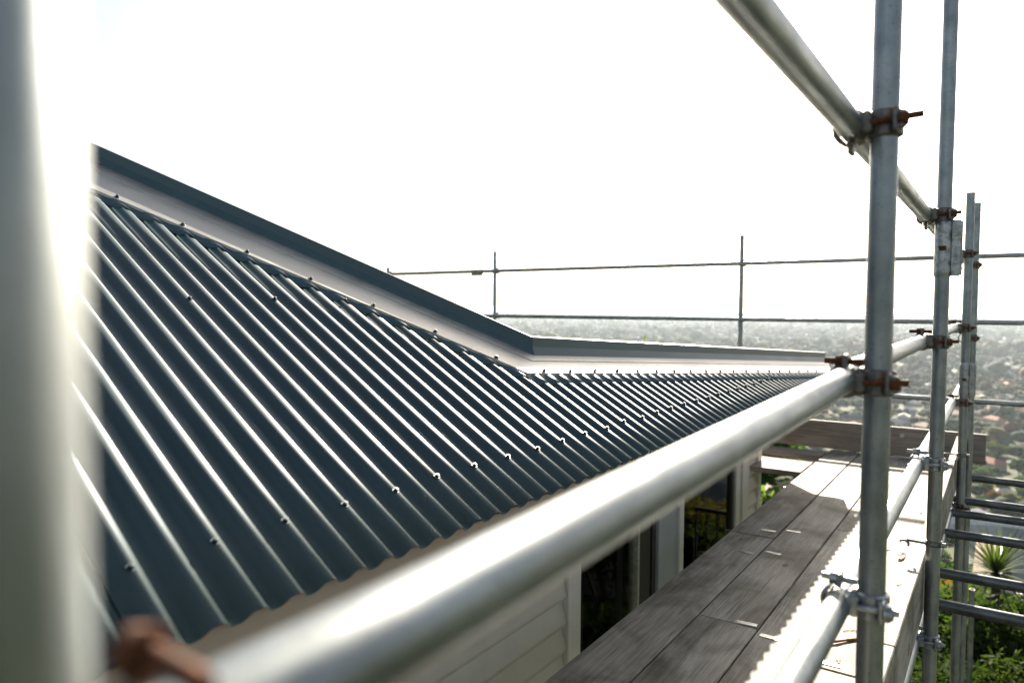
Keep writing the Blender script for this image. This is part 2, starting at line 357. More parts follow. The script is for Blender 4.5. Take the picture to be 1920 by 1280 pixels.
F = [(i*na+j, i*na+(j+1) % na, (i+1)*na+(j+1) % na, (i+1)*na+j) for i in range(nr-1) for j in range(na)]
F = [tuple(reversed(f)) for f in F]
V = np.vstack([V, [[0, 0, -5.6]]]); 
me = np_mesh('ground', V, np.array(F), 'ground', True)
g = link('ground', me); tag(g, 'green and brown hillside dropping away to a wide plain', None, None, 'structure')
tag(MB().box((-3, -3, -5.9), (3, 3, -5.585)).build('path', 'asph'), 'paved strip below the scaffold', None, None, 'structure')

# ------------------------------------------------------------------ haze
hz = MB().box((-41000, -41000, -96.5), (41000, 41000, 4.2)).build('haze', 'glass'); hz.data.materials.clear()
M = bpy.data.materials.new('haze'); M.use_nodes = True; q = M.node_tree; q.nodes.clear()
vo = q.nodes.new('ShaderNodeVolumePrincipled'); oo = q.nodes.new('ShaderNodeOutputMaterial'); q.links.new(vo.outputs[0], oo.inputs['Volume'])
vo.inputs['Color'].default_value = (0.78, 0.90, 1.0, 1); vo.inputs['Density'].default_value = 5.0e-5; vo.inputs['Anisotropy'].default_value = 0.45
hz.data.materials.append(M); tag(hz, 'pale haze over the distant city', None, None, 'stuff')

# ------------------------------------------------------------------ house roof geometry
SL = 0.536; PX, PZ = -1.007, -0.5
NRM = Vector((SL, 0, 1)).normalized()
SK = 0.10                                            # sheets are laid slightly out of square
def plane_z(x): return PZ-SL*(x-PX)
A_, K_, R_ = np.array([-2.666, 1.327]), np.array([-1.47, 2.261]), np.array([-1.066, 5.578])
A0 = A_+(A_-K_)*3.0; R1 = R_+(R_-K_)*0.155
path = [A0, K_, R1]
def top_t(ye, extra=0.0):
    best = None
    for p, q in ((path[0], path[1]), (path[1], path[2])):
        # (PX - t, ye + SK t) = p + s (q-p)
        d = q-p; Mx = np.array([[-1, -d[0]], [SK, -d[1]]])
        t, s = np.linalg.solve(Mx, np.array([p[0]-PX, p[1]-ye]))
        if -1e-6 <= s <= 1+1e-6 and t > -0.02 and (best is None or t < best): best = t
    return best
PITCHC, AMP, YC = 0.0762, 0.0088, 0.583
def wave(ye): return AMP*(math.tanh(1.4*math.cos(2*math.pi*(ye-YC)/PITCHC))/math.tanh(1.4)-1)
house = empty('house', (-3, 3, -5.6)); tag(house, 'cream weatherboard house with dark corrugated metal roof, left of the scaffold', 'house')
hinv = Vector((3, -3, 5.6))
def P3(x, y, off=0.0):
    p = Vector((x, y, plane_z(x)))+NRM*off; return p+hinv
NS = 14
ystart = YC-PITCHC*0.5-PITCHC*20; nsheet = 10
# the far tip of the roof
sheets = []
y = ystart; yend = None
while y < 6.1:
    n = NS*10; vs = []; fs = []; cols = 0
    for i in range(n+1):
        ye = y+PITCHC*i/NS; tt = top_t(ye) if ye < 5.66 else None
        if tt is None: break
        tt = max(tt, 0)+0.05 if tt > 0 else 0.0
        lo = -0.0 + 0.002*math.sin(len(sheets)*2.3)
        for k in range(5):
            t = lo+(tt-lo)*k/4
            vs.append(P3(PX-t, ye+SK*t, wave(ye)-0.0016*(len(sheets) % 2)))
        cols += 1
        if tt == 0.0: break
    if cols < 2: break
    for i in range(cols-1):
        for k in range(4): fs.append((i*5+k, (i+1)*5+k, (i+1)*5+k+1, i*5+k+1))
    mb = MB(); mb.add(vs, fs, True); sh = mb.build('roof_sheet', 'roof', house); sheets.append((sh, y)); y += PITCHC*10
    md = sh.modifiers.new('thickness', 'SOLIDIFY'); md.thickness = 0.0007; md.offset = -1
# hex screws with washers
sc = MB(); sc.tube((0, 0, -0.001), (0, 0, 0.0018), 0.0095, 14, 0.0082); sc.hexa((0, 0, 0.0018), (0, 0, 1), 0.0058, 0.0062); sc.tube((0, 0, 0.0078), (0, 0, 0.0088), 0.004, 8, 0.0028)
scm = sc.mesh('roof_screw', 'roof')
rq = NRM.to_track_quat('Z', 'Y').to_euler()
def crest(k): return YC+PITCHC*k
def screw(x, k, off=0.0):
    ye = crest(k); t = PX-x; p = P3(x+random.uniform(-.004, .004), ye+SK*t, off)
    tt = top_t(ye)
    if tt is None or tt < t+0.03: return
    par = next((s for s, y0 in reversed(sheets) if ye >= y0-1e-4), sheets[0][0])
    link('roof_screw', scm, par, p, rq)
for k in range(-18, 66, 2): screw(-1.15, k)
for k in range(-25, 30, 4): screw(-1.98, k)
for k in range(-24, 30, 4): screw(-2.9, k)

# ---- flashings
def ext(a, b, t): return a+(b-a)*t
lowA, lowK, lowR = np.array([-2.666, 1.327]), np.array([-1.47, 2.261]), np.array([-1.066, 5.578])
basA, basK, basR = np.array([-2.914, 1.453]), np.array([-1.555, 2.435]), np.array([-1.150, 5.95])
low0 = ext(lowK, lowA, 4.0); bas0 = ext(basK, basA, 4.0); low1 = ext(lowK, lowR, 1.05); bas1 = ext(basK, basR, 1.04)
def V3(p, z): return Vector((p[0], p[1], z))+hinv
def out_dir(p, q):      # away from the corrugated side, in plan
    d = np.array(q)-np.array(p); d = d/np.linalg.norm(d); return np.array([-d[1], d[0]])
nL = out_dir(basA, basK)      # first run
nR = out_dir(basK, basR)
nK = (nL+nR)/np.linalg.norm(nL+nR)
def strip(rows, name, m, smooth=False):
    vs = []; k = len(rows[0])
    for r in rows: vs += r
    fs = [(i*k+j, i*k+j+1, (i+1)*k+j+1, (i+1)*k+j) for i in range(len(rows)-1) for j in range(k-1)]
    mb = MB(); mb.add(vs, fs, smooth); return mb.build(name, m, house)
def apron_row(lo, ba):
    zl = lambda p: plane_z(p[0])
    s1 = lo+(ba-lo)*0.70; lo2 = lo
    return [V3(lo2, zl(lo2)-0.006), V3(lo2, zl(lo2)+0.0075), V3(s1, zl(s1)+0.0085), V3(s1, zl(s1)+0.0115), V3(ba, zl(ba)+0.014)]
def ups_row(ba, nn, lip=1):
    z = plane_z(ba[0])+0.0135; b = np.array(ba)
    pts = [(0.0, 0.0), (0.016, 0.034), (0.0165, 0.037), (0.019, 0.070), (0.0195, 0.074), (0.030, 0.077), (0.040, 0.074), (0.041, 0.03), (0.30, -0.16), (1.6, -0.95)]
    return [V3(b+nn*o, z+h) for o, h in pts]
gap = 0.0015
kd = (basK-basA)/np.linalg.norm(basK-basA)
strip([apron_row(low0, bas0), apron_row(lowK, basK)], 'apron_flashing', 'glare')
strip([apron_row(lowK, basK), apron_row(low1, bas1)], 'apron_flashing', 'glare')
strip([ups_row(bas0, nL), ups_row(basK, nK)], 'ridge_upstand', 'flash')
strip([ups_row(basK+np.array([0.0005, gap]), nK), ups_row(bas1, nR)], 'ridge_upstand', 'flash')
# mitre cover at the bend
mrow = ups_row(basK, nK); 
# soft edge pressed into the corrugations
rows = []; ye = ystart
while ye < 5.9:
    tp = top_t(ye)
    if tp is None: break
    tp_lo = max(tp-0.052, 0.0)
    wv = wave(ye)
    rows.append([P3(PX-tp-0.03, ye+SK*(tp+0.03), 0.004), P3(PX-tp+0.004, ye+SK*(tp-0.004), 0.003+wv*0.35), P3(PX-tp+0.022, ye+SK*(tp-0.022), 0.0028+wv*0.82), P3(PX-tp_lo, ye+SK*tp_lo, 0.0028+wv*0.97), P3(PX-tp_lo, ye+SK*tp_lo, 0.0004+wv)])
    ye += PITCHC/10
strip(rows, 'soft_edge_flashing', 'flash', True)
# screws along the apron's lower edge
def apron_screws(a, b, n0, n1, pitch, off):
    a = np.array(a); b = np.array(b); Lh = np.linalg.norm(b-a)
    for i in range(n0, n1):
        p = a+(b-a)*(off+i*pitch)/Lh
        link('flashing_screw', scm, house, V3(p, plane_z(p[0])+0.009), rq)
apron_screws(lowA+nL*0.013, lowK+nL*0.013, -7, 7, 0.228, 0.03)
apron_screws(lowK+nR*0.011, lowR+nR*0.011, 0, 19, 0.172, 0.11)
# other side of the roof, out of sight from here
mb = MB(); e0, e1 = V3(bas0+nL*1.6, plane_z(bas0[0])-0.95), V3(basK+nK*1.6, plane_z(basK[0])-0.95)
mb.add([e0, e1, e1+Vector((-2, 0, -1.2)), e0+Vector((-2, 3, -2.5))], [(0, 1, 2, 3)]); mb.build('rear_roof_plane', 'roof', house)

# ---- fascia, soffit, wall
YE = 5.64
mb = MB(); mb.box((-1.055, -3.0, -0.72), (-1.030, 2.766, -0.515)); f = mb.build('fascia_board', 'fascia', house, hinv)
mb = MB(); mb.box((-1.055, 2.769, -0.72), (-1.030, YE, -0.515)); f = mb.build('fascia_board', 'fascia', house, hinv)
mb = MB(); mb.box((-3.5, YE-0.024, -0.72), (-1.056, YE, -0.53)); mb.build('fascia_board', 'fascia', house, hinv)
mb = MB(); mb.box((-1.5, -3.0, -0.735), (-1.054, YE-0.02, -0.722)); mb.box((-3.5, 5.56, -0.735), (-1.502, YE-0.02, -0.722)); mb.build('soffit', 'soffit', house, hinv)
mb = MB(); mb.box((-4.2, -3, -0.75), (-1.62, 5.5, -0.737)); mb.build('veranda_ceiling', 'soffit', house, hinv)
WX = -1.5; ZT = -0.737; ZB = -5.6
def wallpiece(y0, y1, z0=ZB, z1=ZT, m='cream'):
    return MB().box((WX-0.10, y0, z0), (WX-0.022, y1, z1)).build('wall', m, house, hinv)
def boards(wall, y0, y1, z0, z1, bevel=0.116):
    n = int((z1-z0)/bevel); L_ = y1-y0
    mb = MB(); pf = [(0.0, -0.014), (0.020, -0.014), (0.030, 0.004), (0.030, 0.012), (0.004, bevel), (0.001, bevel)]; k_ = len(pf)
    mb.add([(a_, 0, b_) for a_, b_ in pf]+[(a_, L_, b_) for a_, b_ in pf], [(i, (i+1) % k_, k_+(i+1) % k_, k_+i)[::-1] for i in range(k_)]+[tuple(range(k_)), tuple(reversed(range(k_, 2*k_)))])
    me = mb.mesh('weatherboard', 'cream')
    for i in range(n+1):
        z = z1-bevel-i*bevel
        if z < z0: break
        link('weatherboard', me, wall, Vector((WX-0.0215, y0, z)))
w = wallpiece(-3.0, 2.60); boards(w, -3.0, 1.20, -3.6, ZT-0.02); boards(w, 1.203, 2.603, -3.6, ZT-0.02)
w = wallpiece(5.20, 5.52); boards(w, 5.215, 5.475, -3.6, ZT-0.02)
def trim(y0, y1, m='trim', x=0.012, z0=-3.5, z1=ZT, name='trim_board', r=0.004):
    return MB().bevbox((WX-0.06, y0, z0), (WX+x, y1, z1), r).build(name, m, house, hinv)
trim(2.607, 2.715, x=0.018)
trim(5.475, 5.56, x=0.012); 
MB().box((-1.62, 5.48, -5.6), (-1.565, 5.56, ZT)).build('trim_board', 'trim', house, hinv)
trim(4.965, 5.06, x=0.004); trim(5.063, 5.20, x=0.020)
trim(3.60, 3.86, 'greytrim', 0.006); trim(3.862, 3.925, 'trim', 0.022)
def window(y0, y1, mull, nm):
    fr = MB()
    for a, b in ((y0, y0+0.035), (y1-0.045, y1)): fr.box((WX-0.055, a, -3.4), (WX-0.012, b, ZT-0.002))
    fr.box((WX-0.055, y0+0.035, -3.4), (WX-0.012, y1-0.045, -3.36)); fr.box((WX-0.055, y0+0.035, ZT-0.04), (WX-0.012, y1-0.045, ZT-0.002))
    fo = fr.build('window', 'black', house, hinv)
    MB().box((WX-0.037, y0+0.036, -3.359), (WX-0.031, y1-0.046, ZT-0.041)).build('pane', 'glass', fo)
    if mull: MB().box((WX-0.05, mull, -3.358), (WX-0.008, mull+0.022, ZT-0.042)).build('mullion', 'plate', fo)
window(2.717, 3.598, 3.36, 0)
window(3.927, 4.963, None, 1)
# dark blind strip beside the mullion
MB().box((WX-0.028, 3.384, -3.355), (WX-0.020, 3.545, ZT-0.045)).build('blind', 'black', house, hinv)
# veranda behind the glass
MB().box((-4.2, -3, -3.32), (-1.62, 5.4, -3.22)).build('veranda_floor', 'deck', house, hinv)
MB().box((-4.2, -3, -5.6), (-4.1, 2.6, -0.75)).build('rear_wall', 'cream', house, hinv)
bal = empty('balustrade', (-2.6, 3, -3.4)); tag(bal, 'black metal balustrade seen through the house windows', 'balustrade')
bi = Vector((2.6, -3, 3.4))
mb = MB(); mb.box((-2.625, 2.2, -1.99), (-2.575, 6.86, -1.955)); mb.box((-2.575, 6.82, -1.99), (-0.6, 6.86, -1.955)); mb.build('top_rail', 'black', bal, bi)
mb = MB(); mb.box((-2.615, 2.2, -3.1), (-2.585, 6.86, -3.07)); mb.box((-2.585, 6.825, -3.1), (-0.6, 6.855, -3.07)); mb.build('bottom_rail', 'black', bal, bi)
bm = MB().box((-0.007, -0.007, 0), (0.007, 0.007, 1.08)).mesh('baluster', 'black')
yy = 2.3
while yy < 6.8: link('baluster', bm, bal, Vector((-2.6, yy, -3.07))+bi); yy += 0.105
xx = -2.5
while xx < -0.6: link('baluster', bm, bal, Vector((xx, 6.84, -3.07))+bi); xx += 0.105
pm = MB().box((-0.025, -0.025, 0), (0.025, 0.025, 1.6)).mesh('post', 'black')
for p in ((-2.6, 4.5), (-2.6, 6.84), (-1.3, 6.84)): link('post', pm, bal, Vector((p[0], p[1], -3.55))+bi)
tag(MB().box((-2.7, 5.6, -3.55), (-0.9, 6.9, -3.42)).build('deck', 'deck'), 'timber deck beyond the house windows', 'deck')
tag(MB().tube((-2.15, 6.2, -5.6), (-2.15, 6.2, -0.75), 0.055, 16).build('veranda_post', 'greytrim'), 'round grey post seen through the far window', 'post')
tag(MB().bevbox((-3.4, 9.3, -5.8), (-2.9, 9.8, -2.35), 0.01).build('brick_chimney', 'brickred'), 'red brick pillar seen through the far window', 'pillar')

# ------------------------------------------------------------------ scaffold
TR = 0.02415; PXX = -0.19; LX = -0.2475
def pipe(p0, p1, label, cat='scaffold tube', group=None, n=28, name='scaffold_tube', m='galv'):
    p0, p1 = Vector(p0), Vector(p1); d = (p1-p0); Lh = d.length
    o = MB().tube((0, 0, 0), (0, 0, Lh), TR, n, wall=0.0036).build(name, m)
    o.location = p0; o.rotation_euler = d.to_track_quat('Z', 'Y').to_euler()
    return tag(o, label, cat, group)
def std(x, y, z0, z1, label, dx=0, dy=0):
    return pipe((x, y, z0), (x+dx, y+dy, z1), label, 'scaffold standard', 'upright scaffold standards', name='scaffold_standard')
Y0, Y1, Y2, Y3, Y4 = 0.062, 1.505, 3.05, 5.24, 6.02
std(PXX, Y0, -5.75, 2.9, 'out of focus upright tube filling the left edge of the photo')
std(PXX-0.003, Y1, -5.8, 2.9, 'thickest sharp upright tube, with a rusty clamp at its middle')
std(PXX, Y2, -5.8, 2.9, 'tall upright tube with a bolted sleeve near the top, second from the thick one')
std(PXX, Y3, -6.0, 0.712, 'taller of the two short uprights side by side at the deck corner')
std(PXX+0.012, Y4, -6.2, 0.745, 'shorter upright right behind the corner upright, its top lower')
std(PXX+0.02, 8.05, -6.2, -2.66, 'low cut upright ending below the transoms at lower right')
pipe((LX, -0.9, 0.341), (LX, 5.9, 0.341), 'top guard rail running diagonally down from the upper edge', group='guard rails along the deck')
pipe((LX, -0.9, -0.186), (LX, 1.56, -0.134), 'big blurred middle guard rail sweeping across the foreground', group='guard rails along the deck', n=40)
pipe((LX-0.002, 1.565, -0.125), (LX, 5.55, -0.110), 'middle guard rail continuing behind the thick upright', group='guard rails along the deck')
pipe((LX, -0.9, -0.562), (LX, 6.3, -0.578), 'lower guard rail just above the planks', group='guard rails along the deck')
pipe((LX+0.004, -1.6, -1.2285), (LX+0.004, 6.6, -1.2285), 'ledger tube under the outer edge of the planks', group='tubes under the deck')
pipe((-1.16, -1.6, -1.2285), (-1.16, 6.6, -1.2285), 'ledger tube under the inner edge of the planks', group='tubes under the deck')
ZTR = -1.2285-0.0483
for y, l, x1 in ((3.40, 'nearest cross tube jutting out at the lower right', 1.25), (3.82, 'second cross tube at right, sunlit streak on top, ending short', 0.10+0.0),
                 (4.53, 'third cross tube at right, in front of the grey roof', 1.25), (5.05, 'fourth cross tube at right, one of a close pair', 1.25), (5.36, 'fifth cross tube at right, rear one of the close pair', 1.25), (6.12, 'farthest cross tube at right beyond the deck end', 1.25), (1.2, 'cross tube hidden under the near planks', 0.3), (0.0, 'cross tube under the planks below the camera', 0.3)):
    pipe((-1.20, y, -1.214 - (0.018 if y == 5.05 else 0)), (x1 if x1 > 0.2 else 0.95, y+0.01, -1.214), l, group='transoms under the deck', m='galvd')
# end and far scaffold (the return round the back of the house)
pipe((-8.2, 8.0, 0.494), (3.6, 8.02, 0.494), 'upper far guard rail crossing in front of the pale sky', group='far guard rails')
pipe((-8.2, 8.0, -0.118), (3.6, 8.02, -0.118), 'lower far guard rail along the horizon', group='far guard rails')
pipe((-2.9, 8.0, -0.86), (3.6, 8.02, -0.86), 'lowest far rail in front of the suburb trees', group='far guard rails')
for x, zt, l in ((-5.79, 0.765, 'far upright standing above the roof, left of centre'), (-2.42, 0.81, 'far upright right of centre, above the metal flashing'), (-7.8, 0.60, 'leftmost far upright, only its stub above the roof')):
    std(x, 8.055, -6.0, zt, l)
# couplers
def coupler(loc, rail='low', bolt_out=0.085, bright=False, far=False, label='', rz=0.0, yo=0.0):
    """post axis z through loc, rail along y on the -x side"""
    near = yo != 0
    t = empty('scaffold_coupler', loc, rz); tag(t, label, 'scaffold clamp', 'scaffold couplers')
    mm_ = 'coupb' if bright else 'coup'; bo = 'coupb' if bright else 'rust'
    ys = 1 if near else -1
    b = MB()
    b.ring((0, 0, 0), (0, 0, 1), TR+0.0006, TR+0.0066, 0.05, 40, 335, 22, ref=(-1, 0, 0))
    b.ring((-0.0575, yo, 0), (0, 1, 0), TR+0.0006, TR+0.0066, 0.05, 30, 330, 22, ref=(0, 0, 1) if rail == 'low' else (0, 0, -1))
    b.bevbox((-0.0355, -0.023, -0.026), (-0.0225, 0.023+yo*0.6, 0.004 if yo else 0.026), 0.003)
    b.bevbox((-0.041, min(ys*0.018, ys*0.040), -0.017), (-0.018, max(ys*0.018, ys*0.040), 0.017), 0.003)
    b.build('body', mm_, t)
    ys = 1 if near else -1; zo = 0.040 if near else 0.036
    f = MB()
    f.ring((0.026, ys*0.031, 0), (0, 0, 1), 0.004, 0.012, 0.034, 0, 360, 10); f.bevbox((0.016, min(ys*0.010, ys*0.046), -0.021), (0.026, max(ys*0.010, ys*0.046), 0.021), 0.003)
    f.build('post_flap', mm_, t)
    s = 1 if rail == 'low' else -1
    g = MB(); g.bevbox((-0.062, -0.016+yo, s*0.022 if s > 0 else -0.050), (-0.052, (0.016 if not near else 0.0)+yo, (0.050 if not near else 0.03) if s > 0 else -0.022), 0.003)
    g.ring((-0.0575, yo, 0), (0, 1, 0), TR+0.0066, TR+0.0095, 0.036, 100 if s > 0 else -20, 250, 12, ref=(0, 0, 1)) if not near else None; g.build('rail_flap', mm_, t)
    b1 = MB(); b1.tube((-0.034, ys*0.034, 0), (0.020+bolt_out*0.5, ys*0.034, 0.004), 0.0062, 12); b1.build('bolt', bo, t)
    n1 = MB(); n1.hexa((0.028, ys*0.034, 0), (1, 0, 0.03), 0.0125, 0.013); n1.ring((0.0275, ys*0.034, 0), (1, 0, 0), 0.006, 0.0145, 0.003, 0, 360, 14); n1.build('nut', bo, t)
    b2 = MB(); br = 0.0045 if near else 0.0062; b2.tube((-0.026, yo, s*zo), (-0.060-bolt_out*0.5 if s > 0 else -0.066, yo+0.002, s*zo+0.001), br, 12)
    if s > 0: b2.build('bolt', bo, t)
    n2 = MB(); nr_ = 0.0085 if near else 0.0125; n2.hexa((-0.063, yo, s*zo), (-1, 0, 0), nr_, 0.012); n2.ring((-0.0625, yo, s*zo), (1, 0, 0), 0.006, nr_+0.002, 0.003, 0, 360, 14)
    if s > 0: n2.build('nut', bo, t)
    return t
coupler((PXX, Y0, 0.341), 'up', label='clamp on the blurred left upright at the top rail, above the frame')
coupler((PXX, Y0, -0.166), 'low', 0.035, yo=0.074, label='out of focus clamp with orange rusty bolt at lower left')
coupler((PXX, Y0, -0.562), 'low', label='clamp on the left upright at the lower rail, below the frame')
coupler((PXX-0.002, Y1, 0.341), 'up', 0.09, label='dark clamp where the top rail meets the thick upright')
coupler((PXX-0.002, Y1, -0.137), 'low', 0.07, label='rusty clamp at the middle of the thick upright')
coupler((PXX-0.002, Y1, -0.562), 'low', 0.06, True, label='bright steel clamp low on the thick upright')
coupler((PXX, Y2, 0.341), 'up', 0.07, label='dark clamp above the bolted sleeve on the second upright')
coupler((PXX, Y2, -0.118), 'low', 0.08, label='dark brown clamp at the middle of the second upright')
coupler((PXX, Y2, -0.566), 'low', 0.07, True, label='clamp at the lower rail on the second upright')
coupler((PXX, Y3, 0.341), 'up', 0.07, label='clamp on the corner upright at the top rail')
coupler((PXX, Y3, -0.112), 'low', 0.07, label='clamp on the corner upright at the middle rail')
coupler((PXX, Y3, -0.575), 'low', 0.06, label='dark clamp on the corner upright below the bolted sleeve')
coupler((PXX+0.012, Y4, 0.31), 'up', 0.05, label='small clamp on the rear corner upright near its top')
coupler((PXX+0.012, Y4, -0.20), 'low', 0.05, label='small clamp on the rear corner upright at mid height')
coupler((PXX, Y1, -1.2285), 'low', 0.05, label='clamp under the deck on the thick upright')
coupler((PXX, Y2, -1.2285), 'low', 0.06, True, label='clamp under the deck edge on the second upright')
coupler((PXX, Y3, -1.2285), 'low', 0.06, label='clamp under the deck edge on the corner upright')
for x, nm in ((-5.79, 'left of centre'), (-2.42, 'right of centre')):
    for z, q in ((0.494, 'upper'), (-0.118, 'lower')):
        coupler((x, 8.055, z), 'low', 0.03, rz=-math.pi/2, label=f'small far clamp at the {q} rail on the far upright {nm}')
coupler((-7.8, 8.055, 0.494), 'low', 0.03, rz=-math.pi/2, label='small far clamp on the leftmost stub upright')
# single band clip holding the toe board
for (y, z, lab) in ((Y2, -0.862, 'open hook clip gripping the toe board at the second upright'), (Y3-0.0, -0.90, 'band clip on the corner upright beside the toe board')):
    t = empty('toe_board_clip', (PXX, y, z)); tag(t, lab, 'clip', 'toe board clips')
    b = MB(); b.ring((0, 0, 0.006), (0, 0, 1), TR+0.0005, TR+0.0035, 0.008, 0, 360, 22); b.ring((0, 0, -0.008), (0, 0, 1), TR+0.0005, TR+0.0035, 0.006, 0, 360, 22); b.build('band', 'coup', t)
    b = MB(); b.tube((-0.02, -0.02, 0), (-0.085, -0.03, 0.004), 0.005, 8); b.ring((-0.093, -0.03, -0.012), (0, 1, 0), 0.012, 0.019, 0.018, -60, 110, 10, ref=(0, 0, 1)); b.build('hook', 'coup', t)
    b = MB(); b.hexa((0.026, -0.01, -0.001), (1, -0.2, 0.1), 0.010, 0.016); b.build('nut', 'coupb', t)
# sleeve couplers
def sleeve(loc, rot=(0, 0, 0), label='', m='coupb'):
    t = empty('sleeve_coupler', loc); t.rotation_euler = rot; tag(t, label, 'sleeve clamp', 'bolted sleeves joining tubes')
    b = MB(); b.ring((0, 0, 0), (0, 0, 1), TR+0.0008, TR+0.0045, 0.205, 0, 360, 26); b.bevbox((TR+0.002, -0.012, -0.100), (TR+0.030, -0.006, 0.100), 0.0015); b.bevbox((TR+0.002, -0.003, -0.096), (TR+0.036, 0.003, 0.096), 0.0015)
    b.build('sleeve_body', m, t)
    for z in (-0.052, 0.052):
        n = MB(); n.hexa((TR+0.017, -0.012, z), (0, -1, 0), 0.0105, 0.008); n.tube((TR+0.017, -0.02, z), (TR+0.017, -0.028, z), 0.005, 10); n.build('nut', m, t)
    q = MB(); q.bevbox((-0.012, -TR-0.008, -0.008), (0.012, -TR-0.004, 0.008), 0.001); q.build('centre_pin', 'rust', t)
sleeve((PXX, Y2, 0.22), label='galvanised bolted sleeve near the top of the second upright')
sleeve((PXX, Y3, -0.43), label='bolted sleeve on the corner upright below the middle rail')
sleeve((-6.05, 8.0, 0.494), (0, math.pi/2, 0), 'bolted sleeve on the upper far rail left of the far upright')

# ---- planks
ZP = -1.15
def board(x0, x1, y0, y1, zt, label, along='y', m='wood', th=0.038, name='scaffold_plank', cat='plank', group='deck planks', bow=0.0):
    lx, ly = x1-x0, y1-y0
    mb = MB(); mb.bevbox((-lx/2, -ly/2, -th), (lx/2, ly/2, 0), 0.0035)
    o = mb.build(name, m); o.location = ((x0+x1)/2, (y0+y1)/2, zt)
    if along == 'x':
        pass
    return tag(o, label, cat, group)
ex = [-1.140, -0.918, -0.695, -0.470, -0.262]
PL = []
def pr(i, y0, y1, dz, lab): 
    o = board(ex[i]+0.003, ex[i+1]-0.003, y0, y1, ZP+dz, lab); PL.append(o); return o
pr(0, 3.682, 6.30, 0.002, 'leftmost plank of the far half, half in sun, clips at its near end')
pr(0, 0.35, 3.676, 0.0, 'leftmost shaded plank nearest the house wall')
pr(0, -1.7, 0.345, -0.001, 'leftmost plank behind the camera')
pr(1, 2.60, 6.32, -0.001, 'second plank from the house, dark stain on its near half')
pr(1, -0.4, 2.594, 0.001, 'second plank from the house, near shaded length at the bottom edge')
pr(1, -1.7, -0.406, 0.0, 'second plank from the house, short length behind the camera')
pr(2, 4.02, 6.28, 0.0, 'third plank from the house, far sunlit length')
pr(2, 0.9, 4.014, 0.0015, 'third plank from the house, crossed by the wavy shadow edge')
pr(2, -1.7, 0.894, -0.001, 'third plank from the house, nearest length under the rail')
pr(3, 2.43, 6.31, 0.001, 'outer plank beside the toe board, with dry leaves on it')
pr(3, -1.7, 2.424, 0.0, 'outer plank beside the toe board, near sunlit length')
# metal plates at plank ends
cm = MB().bevbox((-0.036, -0.013, 0), (0.036, 0.013, 0.0022), 0.0008).mesh('end_strap', 'plate')
for i, (x, y, r_) in enumerate(((-0.972, 3.79, 0.1), (-0.866, 3.86, 0.05), (-0.972, 3.40, -0.2), (-0.864, 3.46, -0.1), (-0.742, 2.62, 0.1), (-0.64, 2.55, 0.0), (-0.45+0.02, 2.47, 0.05))):
    for pl in PL:
        lx = pl.location.x; ly = pl.location.y; d = pl.dimensions
        if abs(x-lx) < 0.11 and abs(y-ly) < d.y/2:
            link('end_strap', cm, pl, (x-lx, y-ly, 0.0002), (0, 0, r_)); break
# toe boards
for y0, y1, lab in ((-1.7, 2.2, 'near toe board on edge along the outside of the planks'), (2.204, 6.18, 'far toe board on edge along the outside of the planks')):
    mb = MB(); mb.bevbox((-0.019, -(y1-y0)/2, -0.1125), (0.019, (y1-y0)/2, 0.1125), 0.003); o = mb.build('toe_board', 'wood'); o.location = (-0.239, (y0+y1)/2, -1.040); tag(o, lab, 'toe board', 'toe boards')
mb = MB(); mb.bevbox((-1.1, -0.019, -0.1125), (1.1, 0.019, 0.1125), 0.003); o = mb.build('toe_board', 'wood2'); o.location = (-1.18, 6.36, -1.036); tag(o, 'brown toe board closing the far end of the deck', 'toe board', 'toe boards')
for (x, z) in ((-0.95, 0.0), (0.55, 0.02), (-0.92, -0.045)):
    link('nail_plate', MB().tube((0, -0.0015, 0), (0, 0.0, 0), 0.017, 12).mesh('nail_plate', 'plate'), o, (x, -0.0192, z+0.03))
o = MB().bevbox((-0.045, -0.02, -0.018), (0.045, 0.02, 0.018), 0.003).build('timber_block', 'wood'); o.location = (-0.262, 5.60, -1.085+0.02); tag(o, 'small timber block wedged inside the toe board near the corner', 'wood block')
# boards of the return platform
for i, (y0, y1, lab) in enumerate(((5.30, 5.52, 'sunlit board of the side platform, nearest the house corner'), (5.524, 5.744, 'second board of the side platform, sunlit'), (5.98, 6.20, 'rear board of the side platform beyond the gap'))):
    board(-5.2, -1.152, y0, y1, ZP-0.001*i, lab, 'x', 'wood2', group='side platform boards')
pipe((-5.2, 5.60, -1.214), (-1.45, 5.6, -1.214), 'tube carrying the side platform boards', group='tubes under the deck')

# ---- debris on the planks
def leaf(x, y, s, rot, lab, m='dryleaf'):
    n = 9; vs = []; fs = []
    for i in range(n+1):
        t = i/n; wdt = math.sin(math.pi*min(1, t*1.02))**0.8*0.34*s; yy = (t-0.5)*s; zz = 0.12*s*math.sin(t*2.6)+0.03*s*math.sin(t*9)
        vs += [(-wdt, yy, zz+abs(wdt)*0.55), (0, yy, zz), (wdt, yy, zz+abs(wdt)*0.8)]
    for i in range(n): fs += [(3*i, 3*i+1, 3*i+4, 3*i+3), (3*i+1, 3*i+2, 3*i+5, 3*i+4)]
    mb = MB(); mb.add(vs, fs, True); mb.add([(p[0], p[1], p[2]-0.0006) for p in vs], [tuple(reversed(f)) for f in fs], True)
    o = mb.build('dry_leaf', m); o.location = (x, y, ZP+0.0035); o.rotation_euler = (0.1, 0.05, rot); tag(o, lab, 'leaf', 'dry leaves on the planks')
leaf(-0.36, 3.72, 0.062, 0.5, 'tan curled leaf farther along the outer plank'); leaf(-0.335, 2.99, 0.045, 1.3, 'brown curled leaf beside the thick upright')
leaf(-0.352, 4.59, 0.022, 0.8, 'tiny dark leaf far along the outer plank'); leaf(-0.54, 2.42, 0.022, 2.0, 'small brown leaf scrap at the bottom, left of the twig')
